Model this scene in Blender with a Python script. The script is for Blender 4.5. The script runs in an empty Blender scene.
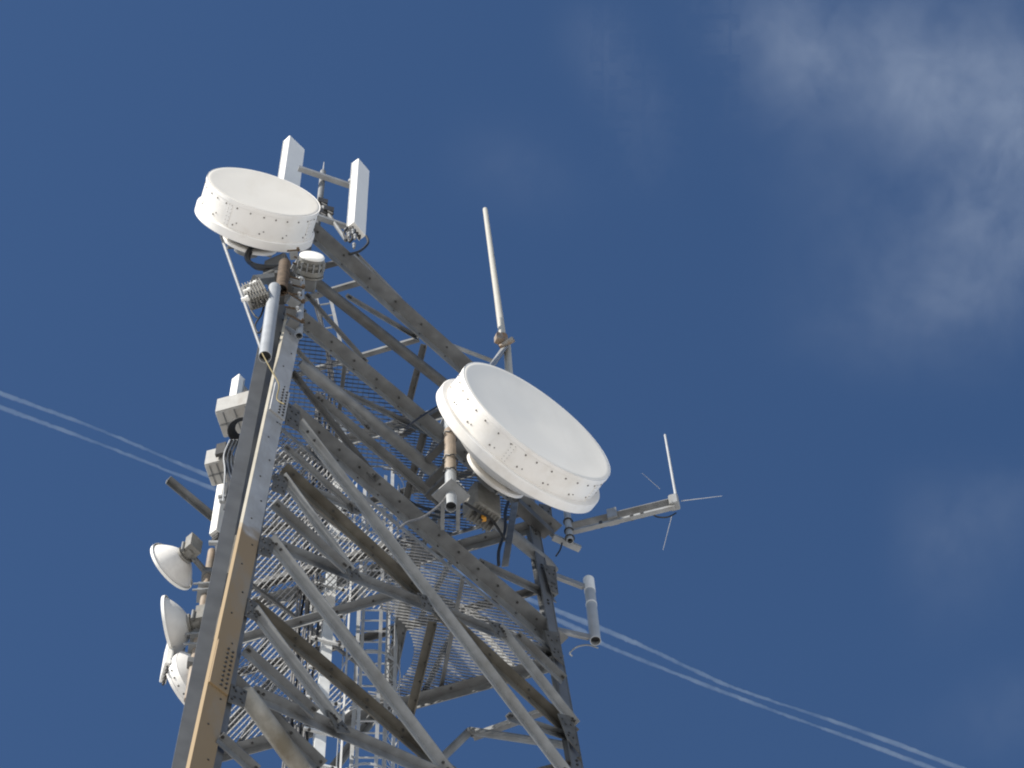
import bpy, bmesh, math, random
from mathutils import Vector as V, Matrix
random.seed(7)
R = math.radians
S = bpy.context.scene
C = S.collection

# ------------------------------------------------------------------ camera
F_PX, PITCH, ROLL = 2752.0, R(66.2), R(-3.89)
EYE = V((0, 0, 1.6))
fw = V((0, math.cos(PITCH), math.sin(PITCH)))
_rt = V((1, 0, 0)); _up = _rt.cross(fw)
rt = _rt * math.cos(ROLL) + _up * math.sin(ROLL)
up = -_rt * math.sin(ROLL) + _up * math.cos(ROLL)
cam = bpy.data.cameras.new('camera'); co = bpy.data.objects.new('camera', cam); C.objects.link(co)
cam.sensor_width = 36; cam.lens = F_PX / 1024 * 36; cam.clip_start = .1; cam.clip_end = 60000
M = Matrix((rt, up, -fw)).transposed().to_4x4(); M.translation = EYE
co.matrix_world = M; S.camera = co
S.render.resolution_x, S.render.resolution_y = 1024, 768

# ------------------------------------------------------------------ world, sun, exposure
SUN_AZ, SUN_EL = 227.5, 32.0
w = bpy.data.worlds.new('World'); S.world = w; w.use_nodes = True
nt = w.node_tree; bg = nt.nodes['Background']
sky = nt.nodes.new('ShaderNodeTexSky'); sky.sky_type = 'NISHITA'; sky.sun_disc = False
sky.sun_elevation = R(SUN_EL); sky.sun_rotation = R(SUN_AZ); sky.altitude = 900
sky.air_density = 1.0; sky.dust_density = .6; sky.ozone_density = 3.0
tint = nt.nodes.new('ShaderNodeMix'); tint.data_type = 'RGBA'; tint.blend_type = 'MULTIPLY'; tint.inputs[0].default_value = 1
tint.inputs[7].default_value = (.86, 1.05, 1.22, 1)
nt.links.new(sky.outputs[0], tint.inputs[6]); nt.links.new(tint.outputs[2], bg.inputs[0]); bg.inputs[1].default_value = .07
sun = bpy.data.lights.new('sun', 'SUN'); sun.energy = 5.0; sun.angle = R(.53); sun.color = (1, .955, .88)
so = bpy.data.objects.new('sun', sun); C.objects.link(so)
sd = V((math.sin(R(SUN_AZ)) * math.cos(R(SUN_EL)), math.cos(R(SUN_AZ)) * math.cos(R(SUN_EL)), math.sin(R(SUN_EL))))
so.rotation_euler = (-sd).to_track_quat('-Z', 'Y').to_euler(); so.location = (0, 0, 80)
S.view_settings.view_transform = 'Standard'; S.view_settings.look = 'None'
S.view_settings.exposure = 0.6; S.view_settings.gamma = 1.0
S.view_settings.use_curve_mapping = False
S.cycles.filter_width = 2.0

# ------------------------------------------------------------------ materials
def mat(name, col, var=.12, rough=.5, metal=0.0, scale=6, spec=.3, stain=None, stain_scale=1.2, stain_lo=.55, stain_hi=.75, bump=0.0, zband=None):
    m = bpy.data.materials.new(name); m.use_nodes = True
    n, l = m.node_tree.nodes, m.node_tree.links
    b = n['Principled BSDF']
    tc = n.new('ShaderNodeTexCoord')
    nz = n.new('ShaderNodeTexNoise'); nz.inputs['Scale'].default_value = scale; nz.inputs['Detail'].default_value = 6
    l.new(tc.outputs['Object'], nz.inputs['Vector'])
    r = n.new('ShaderNodeValToRGB'); e = r.color_ramp.elements
    e[0].position = .3; e[1].position = .7
    e[0].color = tuple(c * (1 - var) for c in col) + (1,); e[1].color = tuple(min(1, c * (1 + var)) for c in col) + (1,)
    l.new(nz.outputs[0], r.inputs[0]); out = r.outputs[0]
    if zband:
        zc, c2 = zband
        sp = n.new('ShaderNodeSeparateXYZ'); l.new(tc.outputs['Object'], sp.inputs[0])
        ad = n.new('ShaderNodeMath'); ad.operation = 'MULTIPLY_ADD'; l.new(nz.outputs[0], ad.inputs[0]); ad.inputs[1].default_value = 1.3
        l.new(sp.outputs[2], ad.inputs[2])
        mp = n.new('ShaderNodeMapRange'); l.new(ad.outputs[0], mp.inputs[0])
        mp.inputs[1].default_value = zc + .45; mp.inputs[2].default_value = zc + .75
        mp.inputs[3].default_value = 1; mp.inputs[4].default_value = 0
        mx = n.new('ShaderNodeMix'); mx.data_type = 'RGBA'; l.new(mp.outputs[0], mx.inputs[0])
        mul = n.new('ShaderNodeMix'); mul.data_type = 'RGBA'; mul.blend_type = 'MULTIPLY'; mul.inputs[0].default_value = 1
        l.new(out, mx.inputs[6]); mx.inputs[7].default_value = (*c2, 1); out = mx.outputs[2]
    if stain:
        n2 = n.new('ShaderNodeTexNoise'); n2.inputs['Scale'].default_value = stain_scale; n2.inputs['Detail'].default_value = 8
        n2.inputs['Roughness'].default_value = .65
        mp2 = n.new('ShaderNodeMapping'); mp2.inputs['Scale'].default_value = (1, 1, .35); l.new(tc.outputs['Object'], mp2.inputs[0])
        l.new(mp2.outputs[0], n2.inputs['Vector'])
        r2 = n.new('ShaderNodeValToRGB'); r2.color_ramp.elements[0].position = stain_lo; r2.color_ramp.elements[1].position = stain_hi
        r2.color_ramp.elements[0].color = (0, 0, 0, 1); r2.color_ramp.elements[1].color = (.85, .85, .85, 1)
        l.new(n2.outputs[0], r2.inputs[0])
        mx = n.new('ShaderNodeMix'); mx.data_type = 'RGBA'; l.new(r2.outputs[0], mx.inputs[0]); l.new(out, mx.inputs[6])
        mx.inputs[7].default_value = (*stain, 1); out = mx.outputs[2]
    l.new(out, b.inputs['Base Color'])
    b.inputs['Roughness'].default_value = rough; b.inputs['Metallic'].default_value = metal
    b.inputs['Specular IOR Level'].default_value = spec
    if bump:
        bp = n.new('ShaderNodeBump'); bp.inputs['Strength'].default_value = bump; bp.inputs['Distance'].default_value = .01
        l.new(nz.outputs[0], bp.inputs['Height']); l.new(bp.outputs[0], b.inputs['Normal'])
    return m
STEEL = mat('weathered_steel', (.150, .153, .152), .25, .55, .15, 5, .3, (.100, .094, .084), 1.5, .5, .75)
STEEL_D = mat('dark_steel', (.078, .077, .074), .25, .55, .1, 5, .3, (.055, .047, .036), 1.5)
GALV = mat('galvanised_steel', (.235, .238, .235), .14, .5, .15, 7, .3, (.14, .128, .105), 2.0, .55, .8)
OLIVE = mat('stained_steel', (.092, .084, .068), .35, .6, .1, 4, .3, (.050, .041, .027), 1.6, .5, .75)
BOLT = mat('bolt_steel', (.045, .043, .04), .2, .5, .2)
LEGP = mat('leg_paint', (.34, .335, .325), .16, .5, 0, 3, .3, (.21, .195, .165), 2.2, .47, .72, zband=(29.25, (.235, .165, .088)))
LIP = mat('leg_lip_paint', (.42, .38, .30), .1, .5, 0, 3, .3, zband=(29.25, (.36, .265, .155)))
LEGG = mat('leg_steel', (.115, .118, .12), .14, .5, .15, 4, .3, (.085, .08, .072), 1.3, .55, .8)
WHITE = mat('radome_white', (.75, .72, .67), .03, .45, 0, 3, .35, (.60, .55, .47), 2.4, .48, .78)
CREAM_D = mat('radome_face_dimmed', (.60, .565, .50), .03, .5, 0, 1.2, .3, (.53, .485, .41), 1.2, .5, .8)  # stained cream, darkened further so direct sun does not overexpose this face
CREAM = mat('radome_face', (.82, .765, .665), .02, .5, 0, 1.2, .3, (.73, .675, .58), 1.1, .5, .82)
PWHITE = mat('white_plastic', (.74, .715, .655), .03, .4, 0, 3, .35)
DISHW = mat('dish_shell', (.70, .67, .62), .05, .5, 0, 9, .3, (.50, .45, .38), 3, .6, .95)
RADIO = mat('radio_casing', (.18, .172, .152), .18, .5, 0, 12, .3, (.15, .12, .08), 5, .55, .8)
BOXG = mat('cabinet_paint', (.34, .33, .305), .06, .5, 0, 6, .3, (.22, .19, .155), 3, .5, .75)
PIPE = mat('pipe_paint', (.29, .30, .305), .12, .45, .1, 5, .3, (.26, .215, .16), 2.2, .58, .85)
PIPEB = mat('rusty_pipe', (.22, .18, .138), .25, .6, .1, 5, .3, (.22, .13, .07), 3, .5, .8)
RUST = mat('rust', (.085, .058, .036), .4, .8, 0, 12)
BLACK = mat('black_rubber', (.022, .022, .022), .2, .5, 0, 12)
CABLE = mat('grey_cable', (.12, .115, .11), .3, .5, 0, 12)
YEL = mat('yellow_cable', (.17, .13, .045), .15, .5, 0, 12)
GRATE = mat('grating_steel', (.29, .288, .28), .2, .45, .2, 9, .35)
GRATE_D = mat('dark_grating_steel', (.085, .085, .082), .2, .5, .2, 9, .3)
RIVET = mat('rivet_steel', (.13, .115, .095), .3, .5, .1)
PIPE_L = mat('post_paint', (.52, .52, .50), .1, .5, 0, 6)
GUSS = mat('gusset_steel', (.095, .092, .085), .25, .65, .05, 8, .15, (.055, .047, .036), 2.5, .5, .75)
TUBE_T = mat('stained_tube', (.27, .25, .21), .25, .5, .05, 3, .3, (.12, .095, .058), 1.4, .45, .65)
ALU = mat('aluminium', (.37, .37, .36), .12, .4, .2, 9, .4)
FIBRE = mat('fibreglass', (.38, .36, .31), .05, .45, 0, 9, .3)

# ------------------------------------------------------------------ mesh helper
class MB:
    def __init__(s): s.v = []; s.f = []; s.m = []; s.sm = []
    def add(s, vs, fs, mi=0, smooth=False):
        o = len(s.v); s.v += [tuple(p) for p in vs]
        for f in fs: s.f.append(tuple(i + o for i in f)); s.m.append(mi); s.sm.append(smooth)
    def prism(s, sec, P, Q, ex, ey, mi=0):
        n = len(sec)
        vs = [P + ex * a + ey * b for a, b in sec] + [Q + ex * a + ey * b for a, b in sec]
        fs = [(i, (i + 1) % n, n + (i + 1) % n, n + i) for i in range(n)] + [tuple(range(n))[::-1], tuple(range(n, 2 * n))]
        s.add(vs, fs, mi); return s
    def box(s, c, ax, ay, az_, sx, sy, sz, mi=0):
        vs = [c + ax * (x * sx / 2) + ay * (y * sy / 2) + az_ * (z * sz / 2) for x in (-1, 1) for y in (-1, 1) for z in (-1, 1)]
        s.add(vs, [(0, 1, 3, 2), (4, 6, 7, 5), (0, 4, 5, 1), (2, 3, 7, 6), (0, 2, 6, 4), (1, 5, 7, 3)], mi); return s
    def rbox(s, c, ax, ay, az_, sx, sy, sz, r, mi=0):
        # box with chamfered vertical (az) edges and chamfered ends
        def ring(k, z):
            x, y = sx / 2 - k, sy / 2 - k
            pts = [(x - r, -y), (x, -y + r), (x, y - r), (x - r, y), (-x + r, y), (-x, y - r), (-x, -y + r), (-x + r, -y)]
            return [c + ax * a + ay * b + az_ * z for a, b in pts]
        zs = [(r * .7, -sz / 2), (0, -sz / 2 + r * .7), (0, sz / 2 - r * .7), (r * .7, sz / 2)]
        vs = sum([ring(k, z) for k, z in zs], [])
        fs = [(j * 8 + i, j * 8 + (i + 1) % 8, j * 8 + 8 + (i + 1) % 8, j * 8 + 8 + i) for j in range(3) for i in range(8)]
        fs += [tuple(range(8))[::-1], tuple(range(24, 32))]
        s.add(vs, fs, mi); return s
    def tube(s, pts, r, seg=8, mi=0, caps=True, r2=None):
        pts = [V(p) for p in pts]; n = len(pts); vs = []; a = None
        for i, p in enumerate(pts):
            t = (pts[min(i + 1, n - 1)] - pts[max(i - 1, 0)]).normalized()
            if a is None: a = t.orthogonal().normalized()
            else: a = (a - t * a.dot(t)).normalized()
            b = t.cross(a); rr = r if r2 is None else r + (r2 - r) * i / (n - 1)
            if callable(r): rr = r(i)
            vs += [p + (a * math.cos(k * 2 * math.pi / seg) + b * math.sin(k * 2 * math.pi / seg)) * rr for k in range(seg)]
        fs = [(i * seg + k, i * seg + (k + 1) % seg, (i + 1) * seg + (k + 1) % seg, (i + 1) * seg + k) for i in range(n - 1) for k in range(seg)]
        s.add(vs, fs, mi, True)
        if caps: s.add(vs[:seg], [tuple(range(seg))[::-1]], mi); s.add(vs[-seg:], [tuple(range(seg))], mi)
        return s
    def lathe(s, c, ax, prof, seg=64, mi=0, smooth=True, closed=False):
        # prof: (distance along axis, radius)
        ax = ax.normalized(); a = ax.orthogonal().normalized(); b = ax.cross(a); n = len(prof); vs = []
        for d, r in prof:
            vs += [c + ax * d + (a * math.cos(k * 2 * math.pi / seg) + b * math.sin(k * 2 * math.pi / seg)) * max(r, 1e-4) for k in range(seg)]
        m = n if closed else n - 1
        fs = [(i * seg + k, i * seg + (k + 1) % seg, ((i + 1) % n) * seg + (k + 1) % seg, ((i + 1) % n) * seg + k) for i in range(m) for k in range(seg)]
        s.add(vs, fs, mi, smooth); return s
    def pipe(s, P, Q, r, t=.008, seg=20, mi=0):
        # hollow, open-ended pipe
        d = (Q - P); L = d.length
        return s.lathe(P, d, [(0, r), (L, r), (L, r - t), (0, r - t)], seg, mi, True, True)
    def build(s, name, mats, parent=None, sharp=35):
        me = bpy.data.meshes.new(name); me.from_pydata(s.v, [], s.f); me.update()
        for m in (mats if isinstance(mats, (list, tuple)) else [mats]): me.materials.append(m)
        me.polygons.foreach_set('material_index', s.m); me.polygons.foreach_set('use_smooth', s.sm)
        bm = bmesh.new(); bm.from_mesh(me); bmesh.ops.recalc_face_normals(bm, faces=bm.faces)
        for e in bm.edges:
            if len(e.link_faces) == 2 and e.calc_face_angle(0) > R(sharp): e.smooth = False
        bm.to_mesh(me); bm.free()
        o = bpy.data.objects.new(name, me); C.objects.link(o)
        if parent:
            o.parent = parent
            par = parent
            off = V((0, 0, 0))
            while par: off += par.location; par = par.parent
            me.transform(Matrix.Translation(-off))
        return o
def thing(name, label, cat, loc, group=None, kind=None):
    o = bpy.data.objects.new(name, None); C.objects.link(o); o.location = loc; o.empty_display_size = .3
    return tag(o, label, cat, group, kind)
def tag(o, label, cat=None, group=None, kind=None):
    if label: o['label'] = label
    if cat: o['category'] = cat
    if group: o['group'] = group
    if kind: o['kind'] = kind
    return o

# ------------------------------------------------------------------ places in the tower
Z = V((0, 0, 1))
def azv(a): return V((math.sin(R(a)), math.cos(R(a)), 0))
PSI = 43.06                                   # azimuth of the near face, leg A towards leg B
L30, TAPER, ZREF = 5.557, .0488, 26.45
CEN = V((-2.3528, 16.7829, 0))
OUT = {'A': azv(PSI + 150), 'B': azv(PSI + 30), 'Cc': azv(PSI - 90)}
OUT = {'A': azv(PSI - 30 + 180), 'C': azv(PSI - 30 + 300), 'B': azv(PSI - 30 + 60)}
def leg(k, z): return CEN + OUT[k] * (L30 / math.sqrt(3) + TAPER * (ZREF - z)) + Z * z
def face(a, b):
    p, q, r = leg(a, 20), leg(b, 20), leg(a, 40)
    n = (q - p).cross(r - p).normalized()
    if n.dot(p - (CEN + Z * 20)) < 0: n = -n
    return p, n
FAB, FBC, FAC = face('A', 'B'), face('B', 'C'), face('A', 'C')
def ray(x, y): return (fw * F_PX + rt * (x - 512) - up * (y - 384)).normalized()
def on(pl, x, y, off=0):
    p, n = pl; d = ray(x, y); return EYE + d * ((p + n * off - EYE).dot(n) / d.dot(n))
def lev(x, y, z): return on((V((0, 0, z)), Z), x, y)
def dep(x, y, Y): return on((V((0, Y, 0)), V((0, 1, 0))), x, y)
NAB = FAB[1]

# ------------------------------------------------------------------ ground
g = MB()
g.lathe(V((0, 0, 0)), Z, [(0, 0.01), (0, 60), (0, 600), (0, 9000), (-60, 30000)], 96)
gm = mat('pale_bounce_ground', (.75, .722, .675), .08, .9, 0, .6, .1, (.50, .46, .40), .02, .6, .75)  # unseen ground, made this pale to bounce light up onto undersides
tag(g.build('ground', gm), None, None, None, 'structure')

# ------------------------------------------------------------------ tower
tower = thing('lattice_tower', 'tall three-legged grey steel lattice tower carrying all the antennas', 'tower', CEN)
def lsec(w, d, t): return [(0, 0), (w, 0), (w, t), (t, t), (t, d), (0, d)]
def angle(name, P, Q, n, w, d, t, m, flip=False, bolts=(), parent=None, label=None):
    parent = parent or tower
    u = (Q - P).normalized(); n = (n - u * n.dot(u)).normalized()
    e = u.cross(n);
    if e.z > 0: e = -e
    if flip: e = -e
    b = MB(); b.prism(lsec(w, d, t), P, Q, e, n)
    for f, a, fl in bolts:      # fraction along, offset across, which flange ('o'utstanding or 'i'n-plane)
        X = P + (Q - P) * f; a = min(a, (d if fl == 'o' else w) * .55)
        if fl == 'o': b.lathe(X + n * a + e * t, e, [(-.002, .016), (.016, .016), (.016, 0)], 8, 1, False)
        else: b.lathe(X + e * a + n * t, n, [(-.002, .014), (.014, .014), (.014, 0)], 8, 1, False)
    o = b.build(name, [m, BOLT], parent)
    if label: o['label'] = label
    return o
def ab(x1, y1, x2, y2, off=0): return on(FAB, x1, y1, off), on(FAB, x2, y2, off)
def bl(k, a, fl='o', lo=.03, hi=.97): return [(lo + (hi - lo) * i / (k - 1), a, fl) for i in range(k)]
ENDB = [(.03, .09, 'o'), (.055, .09, 'o'), (.945, .09, 'o'), (.97, .09, 'o')]

# legs: bent 60 degree sections
def leg_mesh(k, nb, z0, z1, wd, t=.025):
    b = MB(); P, Q = leg(k, z0), leg(k, z1)
    for o in nb:
        d = (leg(o, 30) - leg(k, 30)).normalized(); n = d.cross(Z)
        if n.dot(OUT[k]) < 0: n = -n
        b.prism([(0, 0), (wd, 0), (wd, -t), (0, -t)], P, Q, d, n)
    return b
for k, nb in (('B', 'AC'), ('C', 'AB')):
    b = leg_mesh(k, nb, 0, 41, .2)
    for z in range(24, 41):
        for o in nb:
            d = (leg(o, 30) - leg(k, 30)).normalized(); n = d.cross(Z)
            if n.dot(OUT[k]) < 0: n = -n
            for q in (0, .09):
                b.lathe(leg(k, z + q) + d * .12, n, [(-.002, .018), (.02, .018), (.02, 0)], 8, 1, False)
    lg = b.build('leg', [LEGG, BOLT], tower)
# leg A: the near one; steel core + painted cover + grey stiffener
la = leg_mesh('A', 'BC', 0, 41, .16).build('leg', [LEGG], tower)
la['label'] = 'nearest leg with pale and tan painted cover'
dAB = (leg('B', 30) - leg('A', 30)).normalized(); dAC = (leg('C', 30) - leg('A', 30)).normalized()
cT, cB = ab(294.5, 322, 195, 800, .05)
ca = (cT - cB).normalized()
cv = MB(); cv.prism([(-.125, 0), (.125, 0), (.125, -.02), (-.125, -.02)], cB - ca * 3, cT, dAB, NAB)
nout = V((0, 0, 0)) + OUT['A']
# splice plates with rows of bolts
for yy in (402, 668):
    X = on(FAB, 279 - (yy - 402) * .2145, yy, .05)
    cv.box(X + NAB * .014, dAB, ca, NAB, .24, .95, .022, 0)
    for i in range(9):
        for a in (.01, .07):
            cv.lathe(X + dAB * a + ca * (-.40 + i * .1) + NAB * .024, NAB, [(0, .015), (.018, .015), (.018, 0)], 8, 1, False)
for i in range(26):
    X = cB + ca * (.2 + i * .62) ; cv.lathe(X + dAB * (.05 if i % 2 else -.03), NAB, [(-.002, .011), (.010, .011), (.010, 0)], 8, 1, False)
cover = cv.build('leg_cover', [LEGP, BOLT], la)
lp = MB(); q = (dAC * .6 - dAB * .8).normalized(); nn = q.cross(ca).normalized()
lp.prism([(0, 0), (.035, 0), (.035, .018), (0, .018)], cB - ca * 3 - dAB * .128, cT - dAB * .128, q, nn)
lp.build('cover_lip', LIP, la)
sT, sB = dep(280, 300, 14.3), dep(183, 800, 14.05)
sa = (sT - sB).normalized(); st = MB()
e1 = azv(PSI + 2 + 45 + 22); e1 = azv(122); e2 = azv(70)      # plate directions away from the ridge
p1 = azv(-114); p2 = azv(36)
st.prism([(0, 0), (.17, 0), (.17, .016), (0, .016)], sB - sa * 3, sT, p1, azv(-24))
st.prism([(0, 0), (.17, 0), (.17, .016), (0, .016)], sB - sa * 3, sT, p2, azv(-54))
for i in range(60):
    X = sB + sa * (.3 + i * .24) + p2 * .12
    if i % 3: st.lathe(X, azv(152), [(-.002, .016), (.016, .016), (.016, 0)], 8, 1, False)
st.build('leg_stiffener', [LEGG, BOLT], la)
for y0, y1 in ((536, 574), (608, 640), (700, 742)):       # short packing plates between stiffener and cover
    a, c_ = dep(248 - (y0 - 500) * .205, y0, 13.72), dep(248 - (y1 - 500) * .205, y1, 13.72)
    b = MB(); b.prism([(-.06, 0), (.06, 0), (.06, .02), (-.06, .02)], a, c_, azv(95), azv(185)); b.build('packing_plate', OLIVE, la)

# near face, read from the photograph onto the face plane ------------------------------
HB = 'horizontal_beam'; DB = 'diagonal_brace'
def hb(x1, y1, x2, y2, w, d, m, nb=10, off=0, t=.016):
    P, Q = ab(x1, y1, x2, y2, off)
    bo = bl(nb, d * .55, 'o') + [(f + .012, w * .55, 'i') for f, _, _ in bl(nb, 0)] if nb else []
    return angle(HB, P, Q, NAB, w, d, t, m, bolts=bo)
hb(306, 231, 524, 425, .26, .21, STEEL, 9)                # top beam
hb(296, 321, 553, 534, .18, .19, STEEL, 12)
hb(285, 413, 558, 647, .24, .20, STEEL, 14, -.21)
hb(281, 470, 572, 736, .17, .13, OLIVE, 8, -.14)
hb(250, 606, 440, 768, .16, .12, OLIVE, 6, -.13)
hb(225, 676, 320, 768, .15, .12, STEEL, 4, -.3)
# round tube horizontals
for x1, y1, x2, y2, r, m in ((300, 270, 548, 466, .082, STEEL_D), (300, 363, 556, 571, .088, STEEL), (243, 690, 306, 776, .10, TUBE_T)):
    P, Q = ab(x1, y1, x2, y2, -.06); b = MB(); rr_ = [r * .55, r * .95, r, r, r, r * .95, r * .55]; b.tube([P.lerp(Q, f_) for f_ in (0, .035, .06, .5, .94, .965, 1)], lambda i: rr_[i], 18); b.build('tube_brace', m, tower)
# light diagonals, falling steeply to the right
def db(x1, y1, x2, y2, w, d, m, off=.015, n=DB, flip=False):
    P, Q = ab(x1, y1, x2, y2, off)
    return angle(n, P, Q, NAB, w, d, .014, m, flip, ENDB)
db(297, 425, 578, 794, .10, .125, GALV)
db(268, 541, 450, 780, .10, .125, GALV)
db(281, 478, 350, 574, .08, .10, GALV)
db(252, 612, 336, 726, .09, .11, GALV)
db(497, 629, 574, 727, .09, .11, GALV)
db(272, 505, 345, 570, .12, .10, STEEL, .05)
db(283, 447, 352, 509, .06, .07, STEEL, .05)
db(243, 650, 314, 714, .12, .09, STEEL, .05)
db(218, 738, 255, 772, .12, .09, STEEL, .05)
db(515, 636, 562, 681, .12, .10, STEEL, .05)
db(291, 374, 376, 482, .07, .08, STEEL_D, -.1)
db(290, 345, 370, 432, .05, .06, STEEL, -.1)
db(305, 295, 366, 364, .05, .06, STEEL, -.1)
db(312, 397, 440, 505, .12, .11, STEEL, -.25)
# braces rising towards the far leg
def rb(x1, y1, x2, y2, w, d, m, off=-.12): 
    P, Q = ab(x1, y1, x2, y2, off); return angle('rising_brace', P, Q, NAB, w, d, .012, m, bolts=ENDB)
rb(345, 296, 416, 338, .07, .06, STEEL)
rb(330, 386, 445, 442, .07, .06, STEEL)
rb(310, 490, 356, 511, .08, .07, GALV)
rb(273, 545, 430, 608, .11, .10, STEEL)
rb(430, 606, 559, 660, .10, .09, STEEL)
rb(248, 692, 440, 776, .13, .11, STEEL, -.05)
rb(476, 562, 553, 598, .10, .08, STEEL)
rb(505, 716, 572, 738, .09, .08, STEEL)
rb(355, 254, 400, 300, .10, .05, GALV, -.2)

def gusset(pts, off=.05, m=None):
    m = m or GUSS
    mx_, my_ = sum(p[0] for p in pts) / len(pts), sum(p[1] for p in pts) / len(pts); k_ = .74
    q = [on(FAB, mx_ + (x - mx_) * k_, my_ + (y - my_) * k_, off) for x, y in pts]; q2 = [p + NAB * .014 for p in q]; n = len(q)
    b = MB(); b.add(q + q2, [(i, (i + 1) % n, n + (i + 1) % n, n + i) for i in range(n)] + [tuple(range(n))[::-1], tuple(range(n, 2 * n))])
    c_ = sum(q2, V((0, 0, 0))) / n
    for p in q2:
        for u_ in (.35, .65): b.lathe(c_.lerp(p, u_), NAB, [(-.002, .014), (.014, .014), (.014, 0)], 8, 1, False)
    b.build('gusset', [m, BOLT], tower)
for G in (((536, 500), (552, 503), (556, 540), (540, 520)), ((540, 560), (556, 563), (560, 600), (550, 596)), ((540, 626), (560, 628), (566, 672), (552, 660)), ((553, 708), (573, 712), (583, 762), (566, 742)),
          ((292, 296), (309, 310), (302, 330), (290, 322)), ((286, 398), (302, 410), (300, 436), (282, 426)), ((272, 470), (292, 476), (286, 500), (268, 492)), ((258, 532), (278, 540), (272, 562), (254, 556)),
          ((338, 556), (352, 562), (366, 584), (350, 584)), ((322, 706), (338, 712), (354, 738), (336, 736)), ((484, 618), (500, 622), (512, 640), (496, 640)), ((340, 498), (354, 502), (364, 516), (350, 516)), ((414, 590), (426, 594), (436, 612), (422, 612)),
          ((246, 594), (262, 604), (258, 626), (242, 618)), ((228, 680), (250, 690), (246, 712), (224, 704))):
    gusset(G)
# other two faces: horizontals and crossed braces
LEVELS = [40.9, 38.6, 36.4, 34.6, 32.6, 30.2, 27.6, 24.6, 21, 17, 12.5, 7.5, 2]
for a, b_, fc in (('B', 'C', FBC), ('A', 'C', FAC)):
    n = fc[1]
    for i, z in enumerate(LEVELS):
        big = i % 2 == 0
        angle(HB, leg(a, z), leg(b_, z), -n, .16 if big else .1, .14 if big else .09, .014, STEEL if big else STEEL_D, bolts=bl(8, .08))
    for i in range(0, len(LEVELS) - 1, 2):
        zt = LEVELS[i]; zb = LEVELS[min(i + 2, len(LEVELS) - 1)]
        if fc is FBC and i == 0: continue
        mid = (leg(a, zt) + leg(b_, zt)) / 2 - n * .02
        for k in (a, b_):
            angle(DB, mid, leg(k, zb) - n * .02, -n, .11, .09, .012, STEEL, bolts=ENDB)
# slimmer secondary bracing on the far face
for i in range(0, 4):
    zt, zb = LEVELS[i], LEVELS[i + 1]; n = FBC[1]
    for f0, f1 in ((.25, .12), (.25, .38), (.75, .62), (.75, .88)):
        P, Q = leg('B', zt).lerp(leg('C', zt), f0) - n * .05, leg('B', zb).lerp(leg('C', zb), f1) - n * .05
        angle('secondary_brace', P, Q, -n, .06, .06, .008, GALV if (i + int(f1 * 50)) % 2 else STEEL)
for i, z in enumerate(LEVELS[8:]):        # near face below the picture
    angle(HB, leg('A', z), leg('B', z), NAB, .18, .16, .014, STEEL)
    zt = LEVELS[7 + i]; mid = (leg('A', zt) + leg('B', zt)) / 2 + NAB * .03
    if i % 2 == 0:
        for k in 'AB': angle(DB, mid, leg(k, z) + NAB * .03, NAB, .12, .14, .012, GALV)

# plan bracing seen from below
def plan(x1, y1, x2, y2, z, w, d, m, nb=6):
    P, Q = lev(x1, y1, z), lev(x2, y2, z)
    return angle('plan_brace', P, Q, -Z, w, d, .012, m, bolts=bl(nb, .03, 'i') if nb else ())
def plan2(P, Q, w, d, m): return angle('plan_brace', P, Q, -Z, w, d, .012, m, bolts=bl(6, .03, 'i'))
plan(294, 271, 342, 258, 40.7, .10, .06, STEEL_D)
plan(287, 300, 362, 278, 40.7, .11, .07, STEEL)
plan(271, 379, 418, 336, 40.7, .10, .07, STEEL)
plan(427, 345, 408, 418, 40.7, .10, .08, STEEL_D)
plan(427, 434, 404, 520, 36.5, .10, .09, STEEL_D)
plan(425, 542, 390, 705, 33.0, .16, .10, STEEL, 10)
plan(390, 437, 446, 403, 37.6, .12, .10, STEEL_D)
plan(250, 582, 414, 533, 32.9, .14, .12, STEEL_D, 14)
plan(224, 646, 416, 590, 31.6, .10, .10, STEEL)
plan(437, 622, 412, 722, 32.0, .11, .10, OLIVE)
plan(471, 733, 556, 702, 31.7, .12, .10, STEEL)
b = MB(); b.tube([lev(440, 760, 31.2), lev(470, 731, 31.7), ], .055, 10); b.tube([lev(470, 731, 31.7), lev(570, 746, 30.7)], .055, 10)
b.build('tube_brace', STEEL, tower)
plan(519, 497, 554, 530, 36.2, .20, .16, STEEL_D, 6)

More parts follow.
